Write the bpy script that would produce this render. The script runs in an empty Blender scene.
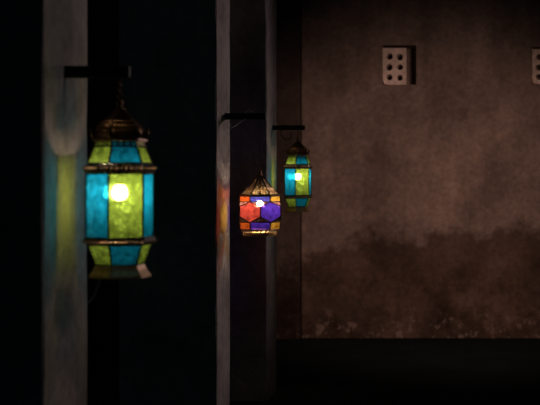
import bpy, bmesh, math, random
from mathutils import Vector, Matrix
random.seed(7)
PI = math.pi
S = bpy.context.scene
COL = S.collection

# ------------------------------------------------------------------ camera
cam_d = bpy.data.cameras.new('camera')
cam_d.lens = 85; cam_d.sensor_width = 36; cam_d.sensor_fit = 'HORIZONTAL'
cam_d.shift_x = (270 - 461) / 540
cam_d.shift_y = -(202.5 - 179) / 540
cam_d.dof.use_dof = True
cam_d.dof.focus_distance = 6.6
cam_d.dof.aperture_fstop = 4.0
cam_d.clip_start = .05
cam = bpy.data.objects.new('camera', cam_d); COL.objects.link(cam)
cam.location = (0, 0, 1.35); cam.rotation_euler = (PI/2, 0, 0)
S.camera = cam

# ------------------------------------------------------------------ world: night sky
w = bpy.data.worlds.new('night'); S.world = w; w.use_nodes = True
bg = w.node_tree.nodes['Background']
bg.inputs[0].default_value = (.25, .42, .6, 1); bg.inputs[1].default_value = .008

S.view_settings.view_transform = 'Standard'
S.view_settings.look = 'None'
S.view_settings.exposure = 0
S.view_settings.gamma = 1
S.view_settings.use_curve_mapping = False
S.cycles.transparent_max_bounces = 24
S.cycles.sample_clamp_indirect = 2.0

def spot(name, loc, target, power, color, size, blend, radius):
    d = bpy.data.lights.new(name, 'SPOT'); d.energy = power; d.color = color
    d.spot_size = math.radians(size); d.spot_blend = blend; d.shadow_soft_size = radius
    o = bpy.data.objects.new(name, d); COL.objects.link(o)
    o.location = loc
    o.rotation_euler = (Vector(target) - Vector(loc)).to_track_quat('-Z', 'Y').to_euler()
    return o
# unseen spots added on the right to light back wall and pillars
spot('fill_spot_wall', (.75, 5.6, 1.95), (-.25, 10.82, .80), 405, (1, .58, .44), 47, 1.0, .3)
spot('fill_spot_far', (1.5, 8.7, 2.2), (-1.18, 6.35, 1.45), 96, (1, .77, .75), 64, 1.0, .3)
spot('fill_spot_near', (1.9, 4.0, 2.9), (-1.18, 3.8, 1.75), 26, (1, .84, .78), 46, 1.0, .3)

# ------------------------------------------------------------------ materials
def new_mat(name):
    m = bpy.data.materials.new(name); m.use_nodes = True
    nt = m.node_tree; nt.nodes.clear()
    out = nt.nodes.new('ShaderNodeOutputMaterial')
    return m, nt, out
def N(nt, t, **kw):
    n = nt.nodes.new(t)
    for k, v in kw.items():
        if k in n.inputs.keys(): n.inputs[k].default_value = v
        else: setattr(n, k, v)
    return n
def ramp(nt, src, stops):
    r = nt.nodes.new('ShaderNodeValToRGB'); nt.links.new(src, r.inputs[0])
    e = r.color_ramp.elements
    while len(e) < len(stops): e.new(.5)
    for i, (p, c) in enumerate(stops):
        e[i].position = p; e[i].color = (*c, 1) if len(c) == 3 else c
    return r
def math_n(nt, op, a, b=None, clamp=False):
    n = nt.nodes.new('ShaderNodeMath'); n.operation = op; n.use_clamp = clamp
    for i, v in enumerate((a, b)):
        if v is None: continue
        if isinstance(v, (int, float)): n.inputs[i].default_value = v
        else: nt.links.new(v, n.inputs[i])
    return n.outputs[0]
def mixc(nt, fac, a, b, mode='MIX'):
    n = nt.nodes.new('ShaderNodeMixRGB'); n.blend_type = mode
    for i, v in enumerate((fac, a, b)):
        if isinstance(v, (int, float)): n.inputs[i].default_value = v
        elif isinstance(v, tuple): n.inputs[i].default_value = (*v, 1)
        else: nt.links.new(v, n.inputs[i])
    return n.outputs[0]
def metal(name, col, rough=.4, met=1.0, vary=.5):
    m, nt, out = new_mat(name)
    b = N(nt, 'ShaderNodeBsdfPrincipled', Roughness=rough, Metallic=met)
    tc = N(nt, 'ShaderNodeTexCoord'); no = N(nt, 'ShaderNodeTexNoise', Scale=90.0, Detail=4.0)
    nt.links.new(tc.outputs['Object'], no.inputs['Vector'])
    r = ramp(nt, no.outputs[0], [(.3, tuple(c*(1-vary) for c in col)), (.7, col)])
    nt.links.new(r.outputs[0], b.inputs['Base Color'])
    nt.links.new(b.outputs[0], out.inputs[0])
    return m
def glass(name, col, tr=.70):
    """cathedral glass: partly clear, partly milky, with a mottled tint"""
    m, nt, out = new_mat(name)
    tc = N(nt, 'ShaderNodeTexCoord')
    no = N(nt, 'ShaderNodeTexNoise', Scale=55.0, Detail=5.0, Roughness=.65)
    nt.links.new(tc.outputs['Object'], no.inputs['Vector'])
    lo = tuple(c*.42 for c in col); hi = tuple(min(1, c*1.1+.04) for c in col)
    no2 = N(nt, 'ShaderNodeTexNoise', Scale=170.0, Detail=3.0, Roughness=.6)
    nt.links.new(tc.outputs['Object'], no2.inputs['Vector'])
    mx = math_n(nt, 'ADD', math_n(nt, 'MULTIPLY', no.outputs[0], .6), math_n(nt, 'MULTIPLY', no2.outputs[0], .4))
    r = ramp(nt, mx, [(.40, lo), (.60, hi)])
    t = N(nt, 'ShaderNodeBsdfTransparent'); tl = N(nt, 'ShaderNodeBsdfTranslucent')
    g = N(nt, 'ShaderNodeBsdfGlossy', Roughness=.12)
    g.inputs[0].default_value = (1, 1, 1, 1)
    ga = N(nt, 'ShaderNodeGamma'); ga.inputs[1].default_value = .55   # each pane is crossed twice, front and back face
    nt.links.new(r.outputs[0], ga.inputs[0])
    rf = N(nt, 'ShaderNodeBsdfRefraction', Roughness=.42, IOR=1.25)
    nt.links.new(ga.outputs[0], rf.inputs[0])
    nt.links.new(ga.outputs[0], t.inputs[0]); nt.links.new(r.outputs[0], tl.inputs[0])
    m0 = N(nt, 'ShaderNodeMixShader'); m0.inputs[0].default_value = .35
    nt.links.new(tl.outputs[0], m0.inputs[1]); nt.links.new(rf.outputs[0], m0.inputs[2])
    m1 = N(nt, 'ShaderNodeMixShader'); m1.inputs[0].default_value = 1 - tr
    nt.links.new(t.outputs[0], m1.inputs[1]); nt.links.new(m0.outputs[0], m1.inputs[2])
    m2 = N(nt, 'ShaderNodeMixShader'); m2.inputs[0].default_value = .04
    nt.links.new(m1.outputs[0], m2.inputs[1]); nt.links.new(g.outputs[0], m2.inputs[2])
    nt.links.new(m2.outputs[0], out.inputs[0])
    return m
def emit(name, col, s):
    m, nt, out = new_mat(name)
    e = N(nt, 'ShaderNodeEmission'); e.inputs[0].default_value = (*col, 1); e.inputs[1].default_value = s
    nt.links.new(e.outputs[0], out.inputs[0]); return m

def plaster(name, base, stain=False):
    m, nt, out = new_mat(name)
    b = N(nt, 'ShaderNodeBsdfPrincipled', Roughness=.92)
    b.inputs['Specular IOR Level'].default_value = .12
    geo = N(nt, 'ShaderNodeNewGeometry'); P = geo.outputs['Position']
    def noise(sc, det=6.0, ro=.6, vec=P):
        n = N(nt, 'ShaderNodeTexNoise', Scale=sc, Detail=det, Roughness=ro)
        nt.links.new(vec, n.inputs['Vector']); return n.outputs[0]
    cl = ramp(nt, noise(2.2), [(.34, tuple(c*.62 for c in base)), (.66, tuple(c*1.18 for c in base))])
    col = cl.outputs[0]
    fine = ramp(nt, noise(24, 5, .7), [(.35, (.72, .72, .72)), (.65, (1.08, 1.06, 1.04))])
    col = mixc(nt, 1, col, fine.outputs[0], 'MULTIPLY')
    st = N(nt, 'ShaderNodeMapping'); st.inputs['Scale'].default_value = (9, 9, .7)
    nt.links.new(P, st.inputs['Vector'])
    streak = ramp(nt, noise(1, 4, .6, st.outputs[0]), [(.35, (.78, .76, .74)), (.6, (1, 1, 1))])
    col = mixc(nt, .7, col, streak.outputs[0], 'MULTIPLY')
    if stain:
        sx = N(nt, 'ShaderNodeSeparateXYZ'); nt.links.new(P, sx.inputs[0])
        z = sx.outputs['Z']
        big = noise(1.5, 2, .5); mid = noise(5.5, 6, .62)
        # rising damp: irregular edge about 0.8 m above the floor
        h = math_n(nt, 'ADD', math_n(nt, 'MULTIPLY', big, .30), math_n(nt, 'MULTIPLY', mid, .55))
        h = math_n(nt, 'SUBTRACT', h, math_n(nt, 'MULTIPLY', math_n(nt, 'SUBTRACT', -.75, sx.outputs['X']), .42, True))
        d = math_n(nt, 'SUBTRACT', math_n(nt, 'ADD', h, .41), z)
        dm = ramp(nt, math_n(nt, 'ADD', math_n(nt, 'MULTIPLY', d, 3.2), .5, True), [(.15, (1, 1, 1)), (.50, (.44, .40, .38)), (.9, (.42, .37, .34))])
        col = mixc(nt, 1, col, dm.outputs[0], 'MULTIPLY')
        # blotches inside the damp zone
        bl = ramp(nt, noise(3.4, 7, .7), [(.40, (.5, .46, .44)), (.56, (1, 1, 1))])
        lowm = math_n(nt, 'MULTIPLY', math_n(nt, 'SUBTRACT', 1.0, z), 1.6, True)
        col = mixc(nt, lowm, col, mixc(nt, 1, col, bl.outputs[0], 'MULTIPLY'))
        # flaked plaster above the floor
        fl = ramp(nt, noise(13, 5, .7), [(.55, (0, 0, 0)), (.62, (1, 1, 1))])
        band = math_n(nt, 'MULTIPLY', math_n(nt, 'SUBTRACT', .30, z), 5.0, True)
        fm = math_n(nt, 'MULTIPLY', math_n(nt, 'MULTIPLY', fl.outputs[0], band), .5)
        col = mixc(nt, fm, col, tuple(c*1.0 for c in base))
    nt.links.new(col, b.inputs['Base Color'])
    bu = N(nt, 'ShaderNodeBump', Strength=.45, Distance=.012)
    nt.links.new(noise(16, 8, .68), bu.inputs['Height'])
    nt.links.new(bu.outputs[0], b.inputs['Normal'])
    nt.links.new(b.outputs[0], out.inputs[0])
    return m

M_wall = plaster('wall_plaster', (.27, .225, .205), True)
M_pier = plaster('shaded_plaster', (.105, .085, .078), True)  # wall plaster darkened, shade put into the base colour
M_pil = plaster('pillar_plaster', (.42, .38, .37))
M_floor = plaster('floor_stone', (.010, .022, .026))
M_brick = plaster('clay_brick', (.90, .81, .75))
M_brass = metal('aged_brass', (.22, .12, .05), .42)
M_gold = metal('bright_brass', (.85, .52, .22), .45, .7)
M_coppery = metal('coppery_brass', (.50, .29, .14), .45, .7)
M_dark = metal('dark_came', (.045, .032, .022), .5, .7)
M_iron = metal('black_iron', (.012, .011, .010), .6, .4)
M_wire = metal('pale_wire', (.85, .83, .80), .5, .4, .2)
G = {
 'teal': glass('glass_teal', (.008, .44, .68)),
 'green': glass('glass_green', (.52, .72, .17)),
 'red': glass('glass_red', (.84, .20, .16), .80),
 'purple': glass('glass_purple', (.20, .10, .78), .80),
 'amber': glass('glass_amber', (.90, .60, .14), .80),
 'orange': glass('glass_orange', (.90, .26, .06), .80),
 'blue': glass('glass_blue', (.22, .22, .80), .78),
 'rose': glass('glass_rose', (.90, .52, .48), .7),
}

# ------------------------------------------------------------------ helpers
def link(name, bm, mat, parent=None, smooth=False, solid=0, bevel=0):
    me = bpy.data.meshes.new(name)
    bmesh.ops.recalc_face_normals(bm, faces=bm.faces)
    bm.to_mesh(me); bm.free()
    me.materials.append(mat)
    if smooth:
        for p in me.polygons: p.use_smooth = True
    o = bpy.data.objects.new(name, me); COL.objects.link(o)
    if solid:
        s = o.modifiers.new('solid', 'SOLIDIFY'); s.thickness = solid; s.offset = 0
    if bevel:
        s = o.modifiers.new('bevel', 'BEVEL'); s.width = bevel; s.segments = 2; s.limit_method = 'ANGLE'
    if parent: o.parent = parent
    return o
def empty(name, loc, label, cat, group=None):
    o = bpy.data.objects.new(name, None); COL.objects.link(o); o.empty_display_size = .05
    o.location = loc; o['label'] = label; o['category'] = cat
    if group: o['group'] = group
    return o
def box(bm, x0, x1, y0, y1, z0, z1):
    vs = [bm.verts.new((x, y, z)) for x in (x0, x1) for y in (y0, y1) for z in (z0, z1)]
    for f in ((0,1,3,2),(4,6,7,5),(0,4,5,1),(2,3,7,6),(0,2,6,4),(1,5,7,3)):
        bm.faces.new([vs[i] for i in f])
def tube(bm, pts, r, n=8, closed=False):
    pts = [Vector(p) for p in pts]; rings = []
    L = len(pts); up = None
    for i, p in enumerate(pts):
        a = pts[i-1] if (i > 0 or closed) else p
        b = pts[(i+1) % L] if (i < L-1 or closed) else p
        t = (b-a).normalized()
        if up is None:
            up = Vector((0,0,1)) if abs(t.z) < .9 else Vector((1,0,0))
        s = t.cross(up)
        if s.length < 1e-5: s = t.orthogonal()
        s.normalize(); up = s.cross(t).normalized()
        rr = r[i] if isinstance(r, (list, tuple)) else r
        rings.append([bm.verts.new(p + (s*math.cos(2*PI*k/n) + up*math.sin(2*PI*k/n))*rr) for k in range(n)])
    for i in range(L if closed else L-1):
        A, B = rings[i], rings[(i+1) % L]
        for k in range(n): bm.faces.new((A[k], A[(k+1)%n], B[(k+1)%n], B[k]))
    if not closed:
        bm.faces.new(rings[0][::-1]); bm.faces.new(rings[-1])
def lathe(bm, prof, n=24, a0=0, cap=True):
    """prof: (z, r); angle 0 points at -y"""
    rings = []
    for z, r in prof:
        rings.append([bm.verts.new((r*math.sin(a0+2*PI*k/n), -r*math.cos(a0+2*PI*k/n), z)) for k in range(n)])
    for A, B in zip(rings, rings[1:]):
        for k in range(n): bm.faces.new((A[k], A[(k+1)%n], B[(k+1)%n], B[k]))
    if cap: bm.faces.new(rings[0][::-1]); bm.faces.new(rings[-1])
def P(r, a, z):  # a in degrees, 0 = towards -y, positive to +x
    a = math.radians(a); return Vector((r*math.sin(a), -r*math.cos(a), z))
def pierced(bm, f, nu, nv, hole=.62, hn=12, closed=False):
    """sheet f(u,v) of nu x nv cells, each with a round hole; shares verts on cell borders"""
    cache = {}
    def V(u, v):
        k = (round(u*4000) % 4000 if closed else round(u*4000), round(v*4000))
        if k not in cache: cache[k] = bm.verts.new(f(u, v))
        return cache[k]
    for i in range(nu):
        for j in range(nv):
            u0, v0, du, dv = i/nu, j/nv, 1/nu, 1/nv
            outer, inner = [], []
            for k in range(8):
                a = PI/4*k
                c, s = math.cos(a), math.sin(a)
                m = max(abs(c), abs(s))
                outer.append(V(u0+du*(.5+.5*c/m), v0+dv*(.5+.5*s/m)))
                inner.append(bm.verts.new(f(u0+du*(.5+.5*hole*c), v0+dv*(.5+.5*hole*s))))
            for k in range(8):
                bm.faces.new((outer[k], outer[(k+1)%8], inner[(k+1)%8], inner[k]))
def hexband(prof, off=0):
    """f(u,v) on a hexagonal surface; prof: [(z, R)...] R at the corners; corners at off+60k"""
    def f(u, v):
        u = (u % 1.0)*6; k = int(u) % 6; t = u - int(u)
        s = v*(len(prof)-1); i = min(int(s), len(prof)-2); q = s-i
        z = prof[i][0]*(1-q)+prof[i+1][0]*q; R = prof[i][1]*(1-q)+prof[i+1][1]*q
        a = P(R, off+60*k, z); b = P(R, off+60*k+60, z)
        return a*(1-t)+b*t
    return f
def pane(name, pts, mat, parent, label=None, th=.002, inset=.0015):
    pts = [Vector(p) for p in pts]; c = sum(pts, Vector())/len(pts)
    n = (pts[1]-pts[0]).cross(pts[2]-pts[0]).normalized()
    if n.dot(Vector((c.x, c.y, 0))) < 0: n = -n
    pts = [p + (c-p).normalized()*inset for p in pts]
    bm = bmesh.new()
    A = [bm.verts.new(p) for p in pts]; B = [bm.verts.new(p - n*th) for p in pts]
    L = len(pts)
    bm.faces.new(A); bm.faces.new(B[::-1])
    for i in range(L): bm.faces.new((A[i], B[i], B[(i+1)%L], A[(i+1)%L]))
    o = link(name, bm, mat, parent)
    if label: o['label'] = label
    return o
def frustum_ring(bm, prof, off=0):
    """solid-walled hexagonal moulding, corners at off+60k; prof closed loop of (z,R)"""
    L = len(prof)
    rings = [[bm.verts.new(P(R, off+60*k, z)) for k in range(6)] for z, R in prof]
    for i in range(L):
        A, B = rings[i], rings[(i+1) % L]
        for k in range(6): bm.faces.new((A[k], A[(k+1)%6], B[(k+1)%6], B[k]))
def ring_pts(c, r, axis='y', n=14, sx=1, sz=1):
    out = []
    for k in range(n):
        a = 2*PI*k/n
        if axis == 'y': out.append((c[0]+r*sx*math.cos(a), c[1], c[2]+r*sz*math.sin(a)))
        else: out.append((c[0], c[1]+r*sx*math.cos(a), c[2]+r*sz*math.sin(a)))
    return out
def smooth_curve(pts, n=6):
    pts = [Vector(p) for p in pts]; out = []
    for i in range(len(pts)-1):
        p0 = pts[max(i-1,0)]; p1 = pts[i]; p2 = pts[i+1]; p3 = pts[min(i+2, len(pts)-1)]
        for k in range(n):
            t = k/n
            out.append(.5*((2*p1)+(p2-p0)*t+(2*p0-5*p1+4*p2-p3)*t*t+(-p0+3*p1-3*p2+p3)*t**3))
    out.append(pts[-1]); return out

# ------------------------------------------------------------------ setting
FX = -1.18           # inner face of the arcade
def struct(name, bm, mat, bevel=0):
    o = link(name, bm, mat, bevel=bevel); o['kind'] = 'structure'; return o
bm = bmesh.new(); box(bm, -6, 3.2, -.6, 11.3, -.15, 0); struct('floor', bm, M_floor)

WY = 10.82
# back wall with two deep niches (x0, x1, z0, z1)
niches = [(-.665, -.380, 2.150, 2.485), (.606, .868, 2.156, 2.470)]
xs = sorted({-1.35, 3.2, *[v for n in niches for v in n[:2]]}); zs = sorted({0, 3.6, *[v for n in niches for v in n[2:]]})
bm = bmesh.new()
def inside(x, z): return any(a < x < b and c < z < d for a, b, c, d in niches)
Y0, Y1 = WY, WY+.42
cells = {}
for i in range(len(xs)-1):
    for k in range(len(zs)-1):
        cells[i, k] = not inside((xs[i]+xs[i+1])/2, (zs[k]+zs[k+1])/2)
vc = {}
def vv(i, y, k):
    key = (i, y, k)
    if key not in vc: vc[key] = bm.verts.new((xs[i], y, zs[k]))
    return vc[key]
NB = WY+.30     # niche back
for (i, k), full in cells.items():
    yf = Y0 if full else NB
    bm.faces.new((vv(i, yf, k), vv(i+1, yf, k), vv(i+1, yf, k+1), vv(i, yf, k+1)))
    bm.faces.new((vv(i, Y1, k), vv(i, Y1, k+1), vv(i+1, Y1, k+1), vv(i+1, Y1, k)))
    if not full:
        for a, b, nb in (((i,k),(i+1,k),(i,k-1)), ((i+1,k),(i+1,k+1),(i+1,k)), ((i+1,k+1),(i,k+1),(i,k+1)), ((i,k+1),(i,k),(i-1,k))):
            if cells.get(nb, True): bm.faces.new((vv(a[0], Y0, a[1]), vv(b[0], Y0, b[1]), vv(b[0], NB, b[1]), vv(a[0], NB, a[1])))
for k in range(len(zs)-1):
    for i in (0, len(xs)-1): bm.faces.new((vv(i, Y0, k), vv(i, Y1, k), vv(i, Y1, k+1), vv(i, Y0, k+1)))
for i in range(len(xs)-1):
    for k in (0, len(zs)-1): bm.faces.new((vv(i, Y0, k), vv(i+1, Y0, k), vv(i+1, Y1, k), vv(i, Y1, k)))
struct('wall_back', bm, M_wall)
# stretch of wall painted darker for shade, standing a little forward, left of the corner
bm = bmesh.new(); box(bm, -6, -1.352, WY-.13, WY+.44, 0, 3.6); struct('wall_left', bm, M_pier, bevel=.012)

# uneven plaster pillars of the arcade
def pillar(y0, y1):
    bm = bmesh.new()
    rnd = random.Random(int(y0*100))
    nz = 26; x0, x1 = FX-.47, FX
    rings = []
    for k in range(nz+1):
        z = 3.6*k/nz
        j = lambda s=.003: rnd.uniform(-s, s)
        c = .006
        pts = [(x0+j(), y0+j()), (x1-c+j(.002), y0+j()), (x1+j(.0015), y0+c+j(.002)), (x1+j(.0015), (y0+y1)/2), (x1+j(.0015), y1-c+j(.002)),
               (x1-c+j(.002), y1+j()), (x0+j(), y1+j())]
        rings.append([bm.verts.new((x, y, z)) for x, y in pts])
    for A, B in zip(rings, rings[1:]):
        for i in range(7): bm.faces.new((A[i], A[(i+1)%7], B[(i+1)%7], B[i]))
    bm.faces.new(rings[0][::-1]); bm.faces.new(rings[-1])
    return struct('pillar', bm, M_pil)
PY = [(3.605, 4.03), (6.155, 6.51), (7.745, 8.16)]
for a, b in PY: pillar(a, b)
# shallow arches between the pillars
def spandrel(y0, y1, zs_, rise, hold=False):
    bm = bmesh.new(); n = 24; prev = None
    for i in range(n+1):
        t = i/n; y = y0+(y1-y0)*t
        z = zs_ + rise*(1-abs(2*t-1)**2.2)**.5
        cur = [bm.verts.new(p) for p in ((FX-.45, y, z), (FX-.004, y, z), (FX-.004, y, 3.6), (FX-.45, y, 3.6))]
        if prev:
            for a in range(4): bm.faces.new((prev[a], prev[(a+1)%4], cur[(a+1)%4], cur[a]))
        else: bm.faces.new(cur[::-1])
        prev = cur
    bm.faces.new(prev)
    return struct('arch', bm, M_pil)
spandrel(1.5, 3.58, 2.35, .5); spandrel(4.035, 6.15, 2.35, .5); spandrel(6.515, 7.74, 2.30, .4); spandrel(8.175, WY-.135, 2.92, .3)

# ------------------------------------------------------------------ hollow bricks in the niches
def hollow_brick(bw, bh, bd):
    """block with 2 x 3 holes running through it; origin at bottom front-left"""
    bm = bmesh.new()
    rnd = random.Random(3); nc, nr = 2, 3
    holes = []
    for j in range(nr):
        for i in range(nc):
            cx = bw*(.29+.43*i)+rnd.uniform(-.004, .004); cz = bh*(.20+.28*j)+rnd.uniform(-.004, .004)
            holes.append((cx, cz, rnd.uniform(.025, .029), rnd.uniform(.9, 1.15)))
    gx = [0, bw*.5, bw]; gz = [0, bh*.335, bh*.625, bh]
    def face(y):
        cache = {}; inners = []
        def V(x, z):
            k = (round(x, 5), round(z, 5))
            if k not in cache: cache[k] = bm.verts.new((x, y, z))
            return cache[k]
        for j in range(nr):
            for i in range(nc):
                hx, hz, r, el = holes[j*nc+i]
                x0, x1, z0, z1 = gx[i], gx[i+1], gz[j], gz[j+1]
                cor = [(x1, (z0+z1)/2), (x1, z1), ((x0+x1)/2, z1), (x0, z1), (x0, (z0+z1)/2), (x0, z0), ((x0+x1)/2, z0), (x1, z0)]
                O = [V(*c) for c in cor]
                I = [bm.verts.new((hx+r*math.cos(PI/4*k), y, hz+r*el*math.sin(PI/4*k))) for k in range(8)]
                for k in range(8): bm.faces.new((O[k], O[(k+1)%8], I[(k+1)%8], I[k]))
                inners.append(I)
        return cache, inners
    c0, i0 = face(0); c1, i1 = face(bd)
    for A, B in zip(i0, i1):
        for k in range(8): bm.faces.new((A[k], A[(k+1)%8], B[(k+1)%8], B[k]))
    def side(keys):
        for a, b in zip(keys, keys[1:]):
            bm.faces.new((c0[a], c0[b], c1[b], c1[a]))
    R = lambda x, z: (round(x, 5), round(z, 5))
    zz = sorted({k[1] for k in c0 if abs(k[0]) < 1e-4}); side([R(0, z) for z in zz]); side([R(bw, z) for z in zz])
    xx = sorted({k[0] for k in c0 if abs(k[1]) < 1e-4}); side([R(x, 0) for x in xx]); side([R(x, bh) for x in xx])
    for v in bm.verts:
        v.co.x += rnd.uniform(-.0015, .0015); v.co.z += rnd.uniform(0, .0015)
    # chipped lower-left corner
    for v in bm.verts:
        if v.co.y < .01 and v.co.x < .02 and v.co.z < .02: v.co.x += .009; v.co.z += .008; v.co.y += .01
    return bm
b1 = link('hollow_brick', hollow_brick(.200, .312, .24), M_brick)
b1.location = (-.6645, WY+.012, 2.1505)
b1['label'] = 'pale hollow clay brick with six holes, fully in view in the wall niche'; b1['category'] = 'brick'; b1['group'] = 'hollow bricks set in the back wall'
b2 = b1.copy(); COL.objects.link(b2)
b2.location = (.6065, WY+.012, 2.1565); b2.scale = (1, 1, .95)
b2['label'] = 'hollow clay brick in the wall cut off by the right edge of the photo'

# ------------------------------------------------------------------ brackets
BR = {}
def bracket(y, z, xend, th, label, extra=None):
    t = empty('lantern_bracket', (FX, y, z), label, 'bracket', 'black iron brackets on the pillars')
    L = xend-FX
    bm = bmesh.new(); box(bm, -.03, L, -.011, .011, -th/2, th/2); link('bar', bm, M_iron, t, bevel=.003)
    return t
bk1 = bracket(3.80, 1.669, -.987, .036, 'black iron bracket high on the nearest pillar, holding the large blurred lantern')
bk2 = bracket(6.39, 1.664, -.977, .032, 'black iron bracket on the middle pillar with loose pale wires and the round lantern')
bk3 = bracket(8.00, 1.672, -.979, .030, 'black iron bracket on the farthest pillar, holding the small green and blue lantern')
# loose pale wires round the second bracket
bm = bmesh.new()
tube(bm, smooth_curve([(.025, -.014, -.018), (.012, -.02, -.05), (.03, -.03, -.062), (.065, -.03, -.04), (.105, -.016, -.014)]), .0019, 6)
tube(bm, smooth_curve([(.02, -.014, -.012), (.03, -.022, -.045), (.055, -.025, -.05), (.085, -.02, -.02)]), .0016, 6)
tube(bm, smooth_curve([(.10, -.012, .018), (.12, -.016, .030), (.138, -.014, .022), (.147, -.012, .034)]), .0017, 6)
w_ = link('wire', bm, M_wire, bk2, smooth=True); w_['label'] = 'thin pale loose wires'
# curled hook under the third bracket
bm = bmesh.new()
tube(bm, smooth_curve([(.055, -.005, -.014), (.05, -.005, -.035), (.065, -.005, -.062), (.095, -.005, -.075), (.118, -.005, -.055), (.112, -.005, -.03)]), .003, 8)
link('scroll', bm, M_iron, bk3, smooth=True)

# ------------------------------------------------------------------ the tall hexagonal lantern
def bulb_parts(t, z, power, ztop, r):
    L = power/(PI*4*PI*r*r)
    bm = bmesh.new(); bmesh.ops.create_uvsphere(bm, u_segments=20, v_segments=14, radius=r)
    for v in bm.verts:
        if v.co.z > 0: v.co.z *= 1.35
        v.co.z += z
    b = link('bulb', bm, emit('bulb_glow', (1, .80, .58), L), t, smooth=True); b['label'] = 'glowing white bulb'
    bm = bmesh.new(); lathe(bm, [(z+r*1.1, .009), (z+r*1.3, .013), (z+.06, .013), (z+.065, .006), (ztop, .003)], 14)
    link('lamp_holder', bm, M_dark, t, smooth=False)

def tall_lantern(label, power):
    t = empty('hanging_lantern', (0, 0, 0), label, 'lantern', 'tall hexagonal glass lanterns')
    O = 30                                    # corners at 30+60k, so a pane faces -y
    Z = dict(sk0=.0, sk1=.036, lo0=.038, lo1=.100, b0=.101, b1=.117, m0=.118, m1=.311, c0=.312, c1=.338, u0=.338, u1=.389)
    # panes
    for k in range(6):
        a, b = O+60*k-60, O+60*k
        even = k % 2 == 0
        c_main = 'green' if even else 'teal'; c_alt = 'teal' if even else 'green'
        pane('glass_pane', [P(.0985,a,Z['m0']), P(.0985,b,Z['m0']), P(.0985,b,Z['m1']), P(.0985,a,Z['m1'])], G[c_main], t, f'tall {c_main} glass pane of the body')
        pane('glass_pane', [P(.0945,a,Z['u0']), P(.0945,b,Z['u0']), P(.073,b,Z['u1']), P(.073,a,Z['u1'])], G[c_alt], t, f'sloping {c_alt} glass pane of the shoulder')
        pane('glass_pane', [P(.070,a,Z['lo0']), P(.070,b,Z['lo0']), P(.093,b,Z['lo1']), P(.093,a,Z['lo1'])], G[c_alt], t, f'tapering {c_alt} glass pane below the body')
    # cames along the edges
    bm = bmesh.new()
    for k in range(6):
        a, b = O+60*k, O+60*k+60
        tube(bm, [P(.0995,a,Z['m0']), P(.0995,a,Z['m1'])], .0032, 6)
        tube(bm, [P(.0955,a,Z['u0']), P(.074,a,Z['u1'])], .0030, 6)
        tube(bm, [P(.0705,a,Z['lo0']), P(.094,a,Z['lo1'])], .0030, 6)
        for R, z in ((.0990, Z['m0']+.002), (.0990, Z['m1']-.002), (.0945, Z['u0']+.002), (.0760, Z['u1']), (.0705, Z['lo0']+.001), (.0925, Z['lo1']-.002)):
            tube(bm, [P(R,a,z), P(R,b,z)], .0024, 6)
    link('came_frame', bm, M_dark, t)
    # pierced brims above and below the body
    for nm, prof, zz in (('upper_brim', [(.334, .0985), (.326, .1075), (.3135, .1035)], 0), ('lower_brim', [(.1175, .1035), (.108, .1085), (.100, .0965)], 0)):
        bm = bmesh.new(); pierced(bm, hexband(prof, O), 42, 1, .72, closed=True)
        o = link(nm, bm, M_dark, t, solid=.0012)
        bm = bmesh.new()
        tube(bm, [P(prof[2][1], O+60*k, prof[2][0]) for k in range(6)], .0012, 6, closed=True)
        # beads
        for k in range(6):
            for s in range(7):
                q = P(prof[1][1], O+60*k, prof[1][0]).lerp(P(prof[1][1], O+60*k+60, prof[1][0]), s/7)
                m = Matrix.Translation(q); bmesh.ops.create_icosphere(bm, subdivisions=1, radius=.0030, matrix=m)
        link('beading', bm, M_coppery, o)
    # collar over the shoulder: small row of slots with light coming through
    bm = bmesh.new(); pierced(bm, hexband([(.390, .0745), (.4035, .0730)], O), 24, 1, .84, closed=True)
    link('collar', bm, M_brass, t, solid=.001)
    for k in range(6):
        a, b = O+60*k-60, O+60*k
        pane('glass_pane', [P(.0715,a,.390), P(.0715,b,.390), P(.0705,b,.4035), P(.0705,a,.4035)], G['teal' if k % 2 == 0 else 'green'], t, 'narrow glass strip behind the pierced collar')
    # dome: hexagonal ogee in pierced brass, skirt, crown of leaves
    bm = bmesh.new()
    frustum_ring(bm, [(.404, .074), (.406, .0815), (.412, .0805), (.418, .072), (.416, .070), (.407, .070)], O)
    link('dome_skirt', bm, M_brass, t)
    prof = [(.416, .070), (.430, .072), (.445, .068), (.458, .058), (.470, .045), (.480, .033), (.490, .023), (.500, .015)]
    bm = bmesh.new(); pierced(bm, hexband(prof[:5], O), 36, 4, .42, closed=True)
    rings = [[P(R, O+60*k, z) for k in range(6)] for z, R in prof[4:]]
    vr = [[bm.verts.new(p) for p in r] for r in rings]
    for A, B in zip(vr, vr[1:]):
        for k in range(6): bm.faces.new((A[k], A[(k+1)%6], B[(k+1)%6], B[k]))
    for k in range(6): tube(bm, [P(R+.001, O+60*k, z) for z, R in prof], .0020, 5)
    d = link('dome', bm, M_brass, t, solid=.0010)
    for k in range(6):
        bm = bmesh.new()          # a leaf standing on each corner of the skirt
        n = 7; rows = []
        for i in range(n):
            s = i/(n-1); wdt = .013*math.sin(PI*(.18+.82*s))**.8*(1-s*.15) if s < 1 else .0005
            c = P(.0765 + .006*math.sin(s*PI), O+60*k, .414+.036*s)
            tan = P(1, O+60*k+90, 0)
            bow = P(.004, O+60*k, 0)
            rows.append([bm.verts.new(c-tan*wdt), bm.verts.new(c+bow), bm.verts.new(c+tan*wdt)])
        for A, B in zip(rows, rows[1:]):
            bm.faces.new((A[0], A[1], B[1], B[0])); bm.faces.new((A[1], A[2], B[2], B[1]))
        link('leaf', bm, M_brass, t, solid=.0012, smooth=True)
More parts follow.
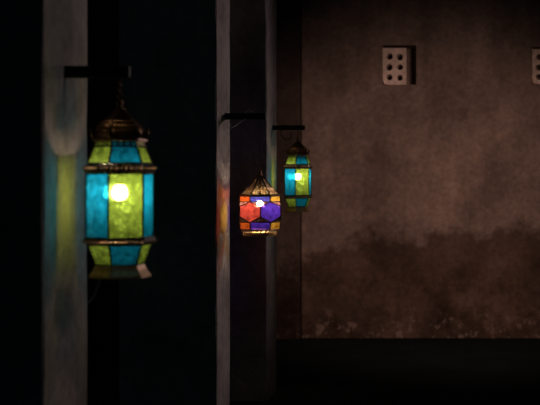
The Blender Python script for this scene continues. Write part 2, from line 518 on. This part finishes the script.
    bm = bmesh.new(); lathe(bm, [(.497, .0155), (.502, .017), (.506, .010), (.512, .007), (.518, .011), (.523, .011), (.529, .006), (.534, .0035)], 16)
    tube(bm, ring_pts((0, 0, .541), .0075, 'y'), .0016, 6, closed=True)
    link('finial', bm, M_brass, t, smooth=True)
    # flared foot
    bm = bmesh.new()
    frustum_ring(bm, [(.036, .070), (.038, .0725), (.024, .079), (.006, .092), (.0, .0935), (-.0005, .0905), (.005, .089), (.023, .0765)], O)
    link('foot', bm, M_coppery, t, bevel=.0006)
    bulb_parts(t, .250, power, .50, .021)
    return t
def copy_tree(o, parent=None):
    c = o.copy(); COL.objects.link(c)
    if parent: c.parent = parent
    for ch in list(o.children): copy_tree(ch, c)
    return c
L1 = tall_lantern('large blurred hexagonal lantern of blue and green glass with brass dome, nearest to the camera', 2.1)
L3 = copy_tree(L1)
L1.location = (-1.0165, 3.80, 1.057); L1.rotation_euler.z = math.radians(26)
L3.location = (-1.0226, 8.00, 1.143); L3.rotation_euler.z = math.radians(27); L3.scale = (.88,)*3
L3['label'] = 'small hexagonal blue and green glass lantern farthest away, hanging before the brown wall'

def chain(t, z0, z1, pitch=.012):
    """links between local z0 and z1, the top one round the bracket bar"""
    bm = bmesh.new(); n = max(2, round((z1-z0)/pitch)); p = (z1-z0)/n
    for i in range(n):
        c = (0, 0, z0+p*(i+.5))
        tube(bm, ring_pts(c, p*.68, 'x' if i % 2 == 0 else 'y', 12, .62, 1), .0013, 5, closed=True)
    link('chain', bm, M_iron if t is not L1 else M_brass, t, smooth=True)
chain(L1, .546, .590)
chain(L3, .546, .580)
# thin lead trailing from the foot of the near lantern (in the lantern's own axes)
def to_local(t, p): return t.matrix_basis.inverted() @ Vector(p)
bpy.context.view_layer.update()
def px(x, y, d): return Vector(((x-461)*d/1275, d, 1.35-(y-179)*d/1275))
bm = bmesh.new()
tube(bm, [to_local(L1, p) for p in smooth_curve([px(101, 274, 3.74), px(99.5, 282, 3.735), px(97, 289, 3.73), px(94.5, 295, 3.73), px(91, 300, 3.74), px(88.5, 303, 3.76)])], .0016, 6)
o = link('cable', bm, M_wire, L1, smooth=True); o['label'] = 'thin pale cable end hanging from the foot'

# ------------------------------------------------------------------ the round faceted lantern
def round_lantern(label, power):
    t = empty('hanging_lantern', (0, 0, 0), label, 'lantern')
    Rv, Rc = .116, .100
    zr0, zr1 = .173, .200       # upper rectangles
    zh1, zh0 = .150, .099       # side corners of the hexagons
    zl1, zl0 = .071, .034       # lower rectangles (corner ring / bottom ring)
    hexcol = {30: 'purple', -30: 'red', -90: 'amber', -150: 'purple', 150: 'orange', 90: 'red'}
    for a, c in hexcol.items():
        pane('glass_pane', [P(Rc, a, zr0), P(Rv, a+30, zh1), P(Rv, a+30, zh0), P(Rc, a, zl1), P(Rv, a-30, zh0), P(Rv, a-30, zh1)], G[c], t, f'{c} six-sided glass pane')
    upc = {0: 'blue', -60: 'orange', 60: 'amber', 120: 'red', 180: 'blue', -120: 'red'}
    loc = {0: 'purple', -60: 'orange', 60: 'amber', 120: 'red', 180: 'blue', -120: 'amber'}
    for a in upc:
        pane('glass_pane', [P(Rc, a-30, zr0), P(Rc, a+30, zr0), P(Rc*.985, a+30, zr1), P(Rc*.985, a-30, zr1)], G[upc[a]], t, f'{upc[a]} oblong glass pane of the top band')
        pane('glass_pane', [P(Rc*.97, a-30, zl0), P(Rc*.97, a+30, zl0), P(Rc, a+30, zl1), P(Rc, a-30, zl1)], G[loc[a]], t, f'{loc[a]} oblong glass pane of the bottom band')
        pane('glass_pane', [P(Rc, a-30, zr0), P(Rv, a, zh1), P(Rc, a+30, zr0)], G['rose'], t, 'small rose triangular glass pane')
        # the lower triangles are pierced brass
        A, B, C = P(Rc, a-30, zl1), P(Rc, a+30, zl1), P(Rv, a, zh0)
        bm = bmesh.new()
        pierced(bm, lambda u, v: A.lerp(B, u).lerp(C, v*.96), 5, 3, .6)
        link('pierced_triangle', bm, M_brass, t, solid=.001)
    bm = bmesh.new()
    for k in range(6):
        a = 60*k
        r = .0030
        tube(bm, [P(Rv, a, zh1), P(Rv, a, zh0)], r, 6)
        for s in (-30, 30):
            tube(bm, [P(Rv, a, zh1), P(Rc, a+s, zr0)], r, 6)
            tube(bm, [P(Rv, a, zh0), P(Rc, a+s, zl1)], r, 6)
        tube(bm, [P(Rc, a-30, zr0), P(Rc*.985, a-30, zr1)], r, 6)
        tube(bm, [P(Rc, a-30, zl1), P(Rc*.97, a-30, zl0)], r, 6)
        for R, z in ((Rc, zr0), (Rc*.985, zr1), (Rc, zl1), (Rc*.97, zl0)):
            tube(bm, [P(R, a-30, z), P(R, a+30, z)], r*.85, 6)
    link('came_frame', bm, M_dark, t)
    # lace fringe
    bm = bmesh.new(); pierced(bm, hexband([(zl0, .0965), (.014, .084)], 30), 24, 1, .86, closed=True)
    for k in range(6):
        for s in range(4):
            f = hexband([(.014, .084), (.0135, .084)], 30)
            c = f((k+(s+.5)/4)/6, 0); tan = (f((k+(s+.6)/4)/6, 0)-c).normalized()
            pts = [c+tan*.0098*math.cos(q*PI/6) - Vector((0, 0, .0125))*math.sin(q*PI/6) for q in range(7)]
            tube(bm, pts, .0017, 5)
            bmesh.ops.create_icosphere(bm, subdivisions=1, radius=.0026, matrix=Matrix.Translation(c-Vector((0, 0, .0035))))
    link('lace_fringe', bm, M_gold, t)
    # pierced closing bowl
    bm = bmesh.new(); pierced(bm, hexband([(.015, .081), (.008, .06), (.002, .035)], 30), 30, 3, .5, closed=True)
    lathe(bm, [(.0, .030), (.003, .036)], 16)
    link('bottom_bowl', bm, M_dark, t, solid=.001)
    # top: cornice, pierced skirt, toothed crown, ribbed cone
    bm = bmesh.new()
    frustum_ring(bm, [(.201, .0955), (.203, .0995), (.208, .0995), (.211, .093), (.208, .089), (.204, .090)], 30)
    link('cornice', bm, M_brass, t)
    bm = bmesh.new(); pierced(bm, hexband([(.209, .090), (.221, .082), (.231, .066)], 30), 30, 2, .78, closed=True)
    link('pierced_skirt', bm, M_gold, t, solid=.001)
    bm = bmesh.new(); f = hexband([(.229, .072), (.245, .064)], 30)
    for i in range(30):       # teeth of the crown
        u0, u1 = i/30, (i+1)/30
        v = [bm.verts.new(f(u0+.002, 0)), bm.verts.new(f(u1-.002, 0)), bm.verts.new(f(u1-.005, .55)), bm.verts.new(f((u0+u1)/2, 1)), bm.verts.new(f(u0+.005, .55))]
        bm.faces.new(v)
    pierced(bm, hexband([(.2285, .073), (.2325, .070)], 30), 30, 1, .2, closed=True)
    link('crown', bm, M_gold, t, solid=.0012)
    bm = bmesh.new(); pierced(bm, hexband([(.231, .064), (.254, .048), (.280, .028), (.302, .012)], 30), 18, 3, .78, closed=True)
    link('cone', bm, M_coppery, t, solid=.001)
    bm = bmesh.new()
    for k in range(6): tube(bm, [P(R, 30+60*k, z) for z, R in ((.206, .093), (.222, .083), (.233, .066), (.254, .050), (.280, .030), (.303, .013))], .0036, 6)
    link('cone_rib', bm, M_dark, t)
    bm = bmesh.new(); lathe(bm, [(.300, .013), (.306, .014), (.310, .007), (.318, .010), (.324, .010), (.330, .004), (.337, .003)], 14)
    tube(bm, ring_pts((0, 0, .345), .008, 'y'), .0016, 6, closed=True)
    link('finial', bm, M_brass, t, smooth=True)
    bulb_parts(t, .160, power, .30, .0135)
    bm = bmesh.new()
    tube(bm, [(0, 0, .352), (.0008, 0, .40), (-.0006, 0, .46), (.0005, 0, .52), (0, 0, .576)], .0011, 6)
    tube(bm, ring_pts((0, 0, .5775), .0045, 'x'), .0011, 5, closed=True)
    link('hanging_wire', bm, M_brass, t)
    return t
L2 = round_lantern('round faceted lantern with red, purple and amber glass and pierced golden top', 2.7)
L2.location = (-1.0075, 6.39, 1.064); L2.rotation_euler.z = math.radians(10)
